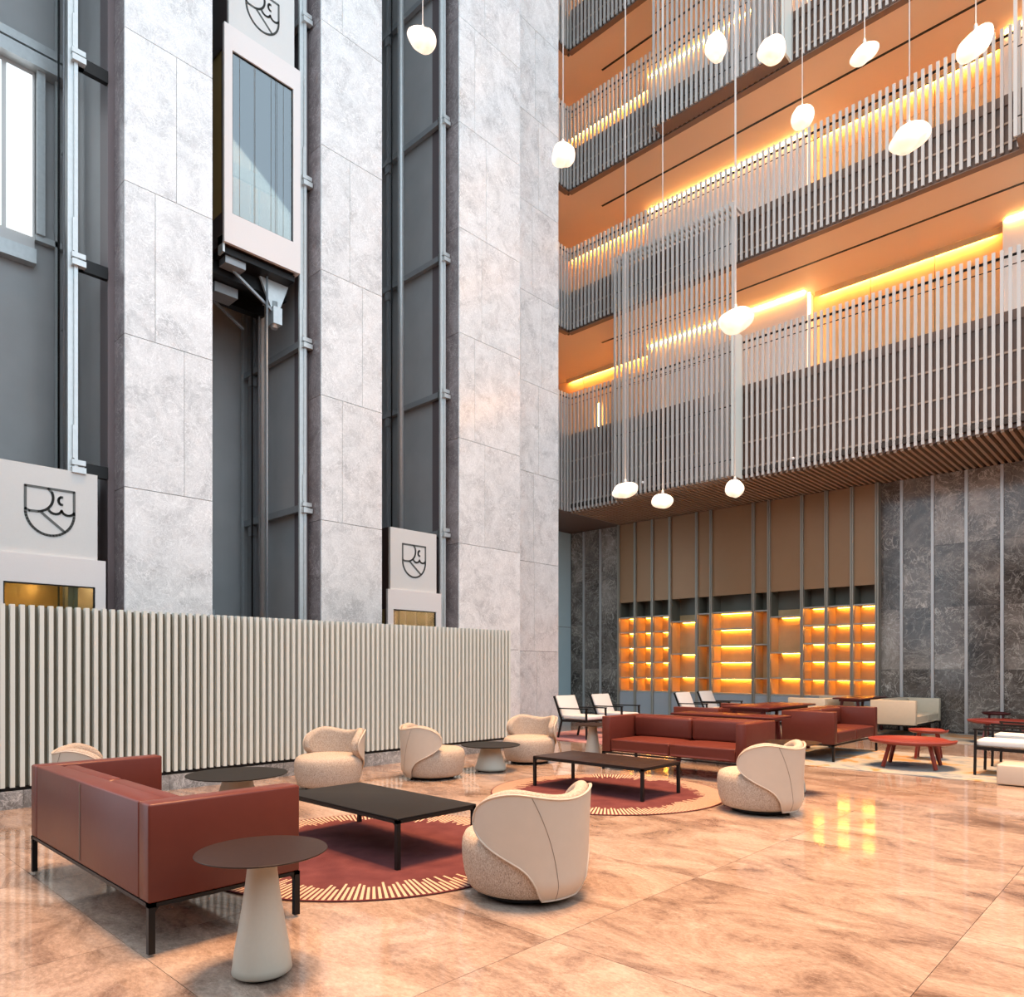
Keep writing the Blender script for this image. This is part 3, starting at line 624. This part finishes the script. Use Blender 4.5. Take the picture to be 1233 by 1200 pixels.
# ------------------------------------------------------------------ furniture builders
def sofa(label, x, y, rz, wd, dp, mat, group='leather box sofas', legs='black', onrug=True):
    # local: width along x, faces +y, origin at centre on the floor
    t = thing('sofa', label, 'sofa', (x, y, LIFT if onrug else 0), rz, group)
    th = 0.13; z0 = 0.235; zt = 0.70; hw, hd = wd/2, dp/2
    obj('backrest', rbox(-hw + th + 0.001, hw - th - 0.001, -hd + 0.001, -hd + th, z0, zt - 0.001, 0.010, 2), mat, t)
    for s in (-1, 1):
        xa, xb = (-hw, -hw + th) if s < 0 else (hw - th, hw)
        obj('armrest', rbox(xa, xb, -hd, hd, z0, zt, 0.012, 2), mat, t)
    n_ = 2 if wd > 1.2 else 1; iw = wd - 2*th; cw = iw / n_
    for k in range(n_):
        a = -hw + th + cw*k
        obj('seat_cushion', rbox(a + 0.003, a + cw - 0.003, -hd + th + 0.01, hd - 0.01, z0 + 0.01, 0.405, 0.025, 3, 0.018), mat, t)
        me = rbox(a + 0.003, a + cw - 0.003, -0.06, 0.06, 0.41, 0.692, 0.04, 3)
        o = obj('back_cushion', me, mat, t, (0, -hd + th + 0.055, 0))
    for k in range(1, n_):
        a = -hw + th + cw*k
        obj('seam', MB().bar((a, -hd - 0.0005, z0 + 0.02), (a, -hd - 0.0005, zt - 0.015), 0.005), 'seam', t)
    obj('frame', MB().box(-hw, hw, -hd, -hd + 0.035, z0 - 0.018, z0).box(-hw, hw, hd - 0.035, hd, z0 - 0.018, z0).box(-hw, -hw + 0.035, -hd, hd, z0 - 0.018, z0).box(hw - 0.035, hw, -hd, hd, z0 - 0.018, z0), legs, t)
    for sx in (-1, 1):
        for sy in (-1, 1):
            m = MB(); cx_, cy_ = sx*(hw - 0.015), sy*(hd - 0.015)
            m.box(cx_ - 0.015, cx_ + 0.015, cy_ - 0.015, cy_ + 0.015, 0, z0 - 0.018)
            m.bar((cx_ - sx*0.012, cy_, z0 - 0.04), (cx_ - sx*0.03, cy_, z0 - 0.014), 0.012, 0.02); m.bar((cx_, cy_ - sy*0.012, z0 - 0.04), (cx_, cy_ - sy*0.03, z0 - 0.014), 0.02, 0.012)
            obj('leg', m, legs, t)
    return t
def coffee_table(label, x, y, wd, dp, h, mat):
    t = thing('coffee_table', label, 'coffee table', (x, y, LIFT), 0, 'black rectangular coffee tables')
    hw, hd = wd/2, dp/2
    obj('tabletop', rbox(-hw, hw, -hd, hd, h - 0.014, h, 0.004, 2), mat, t)
    obj('frame', MB().box(-hw, hw, -hd, -hd + 0.03, h - 0.036, h - 0.014).box(-hw, hw, hd - 0.03, hd, h - 0.036, h - 0.014).box(-hw, -hw + 0.03, -hd, hd, h - 0.036, h - 0.014).box(hw - 0.03, hw, -hd, hd, h - 0.036, h - 0.014), 'black', t)
    for sx in (-1, 1):
        for sy in (-1, 1):
            cx_, cy_ = sx*(hw - 0.015), sy*(hd - 0.015)
            obj('leg', MB().box(cx_ - 0.015, cx_ + 0.015, cy_ - 0.015, cy_ + 0.015, 0, h - 0.034).bar((cx_, cy_, h - 0.06), (cx_ - sx*0.03, cy_, h - 0.03), 0.02), 'black', t)
    return t
def cone_table(label, x, y, R, h, rb, rt, top):
    t = thing('side_table', label, 'side table', (x, y, 0), 0, 'round tables on conical pedestals')
    obj('tabletop', MB().lathe([(R - 0.045, h - 0.018), (R - 0.012, h - 0.010), (R, h - 0.004), (R - 0.002, h)], 64), top, t)
    obj('pedestal', MB().lathe([(rb - 0.012, 0.012), (rb, 0.022), (rb - 0.004, 0.05)] + [(rb + (rt - rb) * (1 - (1 - q)**1.25), 0.05 + (h - 0.07) * q) for q in [0.12*k for k in range(1, 9)]] + [(rt, h - 0.018)], 48), 'cone', t)
    obj('foot', MB().lathe([(rb - 0.03, 0), (rb - 0.03, 0.013)], 40), 'black', t)
    return t
_tub = None
def tub_parts():
    N = 72; K = 22; ZL = 0.032
    PH = math.radians(88); P0 = math.radians(25)
    def zt(f, ex=0.0):
        ph = PH + ex
        a = min(1, max(0, (abs(f) - math.radians(38)) / (ph - math.radians(38))))
        return 0.465 + (0.178 - 0.042*math.cos(min(PI/2, abs(f)*1.6))**2 + ex*0.30) * math.sqrt(max(0, 1 - a**2.2))
    def zb(f, ex=0.0):
        a = abs(f); ph = PH + ex
        if a <= P0: return ZL
        s = min(1, max(0, (ph - a) / (ph - P0)))
        g = min(1, 0.46*s**0.42 + 0.17*s + 0.37*s**8)
        return 0.465 - (0.465 - ZL)*g
    def Ro(z):
        q = max(0, min(1, (z - ZL) / 0.11))
        return 0.335 + 0.045*math.sin(q*PI/2) + 0.018*max(0, (z - 0.2) / 0.45)
    def phis(ex): return [(PH + ex) * math.sin(PI/2 * (2*i/N - 1)) for i in range(N + 1)]
    O, O2 = [], []
    for f in phis(0):
        ro, r2 = [], []; b_, t_ = zb(f), zt(f); ca, sa = math.cos(PI + f), math.sin(PI + f)
        for k in range(K + 1):
            z = b_ + (t_ - b_)*(0.5 - 0.5*math.cos(PI*k/K)); r = Ro(z)
            ro.append((r*ca, r*sa, z)); r2.append(((r - 0.012)*ca, (r - 0.012)*sa, z))
        O.append(ro); O2.append(r2)
    EX = math.radians(4); I, B = [], []
    for f in phis(EX):
        ri, rb_ = [], []; b_, t_ = max(0.20, zb(f, EX)), zt(f, EX); ca, sa = math.cos(PI + f), math.sin(PI + f)
        if b_ > t_: b_ = t_
        for k in range(K + 1):
            z = b_ + (t_ - b_)*(0.5 - 0.5*math.cos(PI*k/K)); r = Ro(z)
            e = max(0, min((PH + EX - abs(f))*0.37, t_ - z, (z - b_) if abs(f) > P0 else 9))
            u_ = 1 - min(1, e/0.045); th = math.sqrt(max(0, 1 - u_*u_))
            mid = r - 0.013 - 0.042
            ri.append(((mid - 0.045*th)*ca, (mid - 0.045*th)*sa, z)); rb_.append(((mid + 0.040*th)*ca, (mid + 0.040*th)*sa, z))
        I.append(ri); B.append(rb_)
    edge = [r_[-1] for r_ in O] + [r_[0] for r_ in reversed(O)]
    edge2 = [r_[-1] for r_ in O2] + [r_[0] for r_ in reversed(O2)]
    sh = MB().grid(O).grid(O2).grid([edge, edge2])
    pad = MB().grid(I).grid(B)
    en = []
    for p in edge:
        if not en or (Vector(p) - Vector(en[-1])).length > 0.012: en.append(p)
    pip = MB().tube(en, 0.006, 6, True)
    sm = []
    for s in (-1, 1):
        pts = []
        for k in range(15):
            q = k/14; z = ZL + 0.005 + 0.60*q; f = s*math.radians(9 + 26*(q**1.8)); r = Ro(z) + 0.0012
            pts.append((r*math.cos(PI + f), r*math.sin(PI + f), z))
        sm.append(pts)
    seat = MB().lathe([(0.29, ZL), (0.318, 0.040), (0.335, 0.065), (0.352, 0.12), (0.364, 0.20), (0.367, 0.27), (0.362, 0.315), (0.347, 0.348), (0.315, 0.366), (0.20, 0.378), (0.05, 0.382)], 64)
    seat.v = [(x*1.10 if x > 0 else x*0.99, y*0.99, z) for x, y, z in seat.v]
    base = MB().lathe([(0.255, 0.0), (0.265, 0.005), (0.265, 0.034)], 40)
    return dict(shell=sh.mesh('shell'), back_cushion=pad.mesh('back_cushion'), piping=pip.mesh('piping'), seam=[MB().tube(p, 0.0016, 5).mesh('seam') for p in sm], seat=seat.mesh('seat'), base=base.mesh('base'))
def tub_chair(label, x, y, ang, onrug=False):
    global _tub
    if _tub is None: _tub = tub_parts()
    t = thing('tub_chair', label, 'armchair', (x, y, LIFT if onrug else 0), math.radians(ang), 'tweed and leather tub chairs')
    obj('base', _tub['base'], 'black', t); obj('seat', _tub['seat'], 'tweed', t)
    s = obj('shell', _tub['shell'], 'shell', t); obj('piping', _tub['piping'], 'shell', s)
    obj('seam', _tub['seam'][0 if ang > 90 else 1], 'seam', s)
    obj('back_cushion', _tub['back_cushion'], 'tweed', t)
    return t
def black_armchair(label, x, y, ang):
    t = thing('armchair', label, 'armchair', (x, y, LIFT), math.radians(ang), 'black framed armchairs')   # faces +x
    w_ = 0.30
    for s in (-1, 1):
        obj('front_leg', MB().bar((0.32, s*w_, 0.001), (0.31, s*w_, 0.56), 0.032, 0.028), 'black', t)
        obj('back_leg', MB().bar((-0.36, s*w_, 0.005), (-0.27, s*w_, 0.34), 0.034, 0.028).bar((-0.27, s*w_, 0.33), (-0.46, s*w_, 0.78), 0.034, 0.028), 'black', t)
        obj('armrest', MB().bar((-0.37, s*w_, 0.555), (0.335, s*w_, 0.565), 0.04, 0.022), 'black', t)
        obj('side_rail', MB().bar((-0.28, s*w_, 0.325), (0.315, s*w_, 0.335), 0.028, 0.04), 'black', t)
    [obj('cross_rail', MB().bar((q, -w_, z_), (q, w_, z_), 0.028, hh), 'black', t) for q, z_, hh in ((0.31, 0.335, 0.04), (-0.27, 0.325, 0.04), (-0.455, 0.775, 0.024))]
    obj('seat_cushion', rbox(-0.26, 0.33, -w_ + 0.018, w_ - 0.018, 0.355, 0.43, 0.025, 3), 'white_fabric', t)
    o = obj('back_cushion', rbox(-0.035, 0.035, -w_ + 0.018, w_ - 0.018, 0, 0.42, 0.02, 3), 'white_fabric', t, (-0.285, 0, 0.395)); o.rotation_euler = (0, -0.40, 0)
    return t
def tray_table(label, x, y, R, h, mat, ang=20):
    t = thing('tray_table', label, 'side table', (x, y, LIFT), math.radians(ang), 'round tray tables with four legs')
    m = MB(); n = 56; prof = []
    for j in range(n):
        th_ = 2*PI*j/n; dip = 0.028 * max(0, 1 - abs(((th_ - 0.6 + PI) % (2*PI)) - PI) / 0.35)
        c_, s_ = math.cos(th_), math.sin(th_)
        prof.append([(0.02*c_, 0.02*s_, h - 0.05), ((R - 0.05)*c_, (R - 0.05)*s_, h - 0.05), ((R - 0.012)*c_, (R - 0.012)*s_, h - 0.035), (R*c_, R*s_, h - dip), ((R - 0.012)*c_, (R - 0.012)*s_, h - dip), ((R - 0.03)*c_, (R - 0.03)*s_, h - 0.03), (0.02*c_, 0.02*s_, h - 0.03)])
    m.grid(prof, True)
    obj('tray', m, mat, t)
    for k in range(4):
        a = PI/4 + k*PI/2; r1, r2 = R*0.62, R*0.82
        obj('leg', MB().bar((r2*math.cos(a), r2*math.sin(a), 0.008), (r1*math.cos(a), r1*math.sin(a), h - 0.05), 0.04, 0.034), mat, t)
    return t
def long_table(label, x0, x1, y0, y1, h, mat, onrug=False):
    t = thing('low_table', label, 'table', ((x0+x1)/2, (y0+y1)/2, LIFT if onrug else 0), 0, 'dark red tables between the sofas')
    hw, hd = (x1-x0)/2, (y1-y0)/2
    obj('tabletop', rbox(-hw, hw, -hd, hd, h - 0.03, h, 0.008, 2), mat, t)
    obj('apron', bx(-hw + 0.1, hw - 0.1, -hd + 0.08, hd - 0.08, h - 0.075, h - 0.03), mat, t)
    for sx in (-1, 1):
        for sy in (-1, 1):
            obj('leg', MB().bar((sx*(hw - 0.09), sy*(hd - 0.08), 0.005), (sx*(hw - 0.15), sy*(hd - 0.12), h - 0.05), 0.05, 0.045), mat, t)
    return t

# ------------------------------------------------------------------ furniture: rugs first
RZ = 0.0095
def round_rug(label, x, y, rot):
    t = tag(obj('round_rug', MB().lathe([(1.235, 0), (1.25, 0.004), (1.245, RZ)], 120), 'round_rug', None, (x, y, 0.0005), rot), label, 'rug', 'round maroon rugs')
    return t
round_rug('round maroon rug with cream spoked border under the nearest coffee table', -4.46, 3.21, 0.3)
round_rug('round maroon rug with cream spoked border before the long red sofa', -4.63, 6.38, 1.7)
def rect_rug(label, x0, x1, y0, y1, mat, grp):
    return tag(obj('area_rug', MB().box(x0 - (x0+x1)/2, x1 - (x0+x1)/2, y0 - (y0+y1)/2, y1 - (y0+y1)/2, 0, 0.009), mat, None, ((x0+x1)/2, (y0+y1)/2, 0.0005)), label, 'rug', grp)
rect_rug('worn beige and blue rug under the round red tray table', -4.75, 0.6, 9.95, 12.55, 'worn_rug', 'worn area rugs')
rect_rug('worn beige rug along the dark marble wall', -5.0, 0.6, 14.6, 16.8, 'worn_rug', 'worn area rugs')
rect_rug('pink and plum rug under the white armchairs by the pier', -9.6, -6.6, 10.25, 12.9, 'pink_rug', 'worn area rugs')
rect_rug('pale rug under the white armchairs before the bookcase', -8.6, -5.45, 13.2, 16.2, 'worn_rug', 'worn area rugs')

# sofas
sofa('oxblood leather two-seat sofa, nearest one at the lower left', -4.54, 1.67, 0, 2.02, 0.78, 'leather_red')
sofa('oxblood leather sofa behind the far round maroon rug', -4.73, 8.21, PI, 2.02, 0.80, 'leather_red', onrug=False)
sofa('oxblood leather sofa on the worn beige rug facing the tray table', -4.09, 11.50, -PI/2, 1.92, 0.76, 'leather_red')
sofa('oxblood leather sofa with its back to the dark red tables', -5.85, 11.35, PI/2, 1.75, 0.80, 'leather_red', onrug=False)
sofa('cream leather sofa against the dark marble wall at right', -4.22, 15.98, -PI/2, 1.85, 0.80, 'leather_cream')
sofa('cream leather sofa before the bookcase, facing away', -5.85, 15.95, PI/2, 1.85, 0.76, 'leather_cream')
# coffee tables
coffee_table('black coffee table on the nearest round rug', -4.55, 3.30, 1.46, 0.72, 0.34, 'black_top')
coffee_table('dark coffee table before the long red sofa', -4.72, 6.47, 1.46, 0.72, 0.336, 'brown_top')
# round tables
cone_table('tall round table with dark top and slim cone, nearest the camera', -2.99, 1.56, 0.28, 0.545, 0.128, 0.058, 'brown_top')
cone_table('wide low round table beside the white slat screen, behind the near sofa', -6.49, 3.14, 0.45, 0.36, 0.22, 0.125, 'black_top')
cone_table('wide low round table between two tub chairs by the screen end', -6.70, 6.68, 0.39, 0.34, 0.205, 0.125, 'black_top')
cone_table('tall round table left of the long red sofa', -6.20, 8.22, 0.27, 0.545, 0.128, 0.058, 'brown_top')
cone_table('tall round table half hidden behind the far tub chair', -3.15, 7.74, 0.285, 0.545, 0.128, 0.058, 'brown_top')
# tub chairs
tub_chair('tub chair seen from behind, largest one in the foreground', -2.93, 3.21, 172, True)
tub_chair('tub chair seen from behind, right of the far coffee table', -2.98, 6.55, 172, True)
tub_chair('tub chair facing the camera by the slat screen, behind the near coffee table', -7.08, 4.50, -72)
tub_chair('tub chair with leather back to the screen plinth, left of the low round table', -6.80, 5.77, 68)
tub_chair('tub chair at the end of the slat screen by the marble pier', -6.90, 7.66, -78)
tub_chair('tub chair almost hidden behind the near red sofa', -7.12, 2.20, 75)
# black framed armchairs
black_armchair('white armchair with black frame, beside the marble pier', -8.47, 10.92, 0)
black_armchair('white armchair with black frame, second from the marble pier', -8.47, 12.05, 0)
black_armchair('white armchair with black frame before the bookcase, left of its pair', -7.75, 14.1, 0)
black_armchair('white armchair with black frame before the bookcase, right of its pair', -7.80, 15.2, 0)
black_armchair('black framed armchair with cream seat at the right edge, nearer one', -1.68, 10.80, 180)
black_armchair('black framed armchair with cream seat at the right edge, farther one', -1.68, 11.86, 180)
# tray tables
tray_table('large round red tray table before the oxblood sofa', -2.78, 10.78, 0.53, 0.37, 'red_paint', 8)
tray_table('small round red tray table behind the larger red one', -2.84, 11.86, 0.26, 0.43, 'red_paint', 8)
tray_table('wide round red tray table near the marble wall at right', -2.45, 15.2, 0.56, 0.40, 'red_paint', 8)
tray_table('small dark red tray table against the marble wall', -2.80, 16.55, 0.24, 0.47, 'dark_red', 8)
# dark red tables
long_table('long dark red table right behind the long red sofa', -5.45, -3.95, 9.05, 9.65, 0.70, 'dark_red')
long_table('dark red table between the two sofas set back to back', -5.30, -4.55, 10.3, 12.1, 0.74, 'dark_red', True)
long_table('dark table between the two cream sofas', -5.35, -4.75, 15.1, 16.6, 0.72, 'dark_red', True)
# beige pouf cut by the right edge
pf = thing('pouf', 'beige leather pouf cut by the right edge of the photo', 'pouf', (-1.42, 10.05, 0.0))
obj('cushion', rbox(-0.24, 0.24, -0.22, 0.22, 0.012, 0.24, 0.02, 3), 'shell', pf)
obj('base', bx(-0.2, 0.2, -0.18, 0.18, 0.0095, 0.02), 'black', pf)
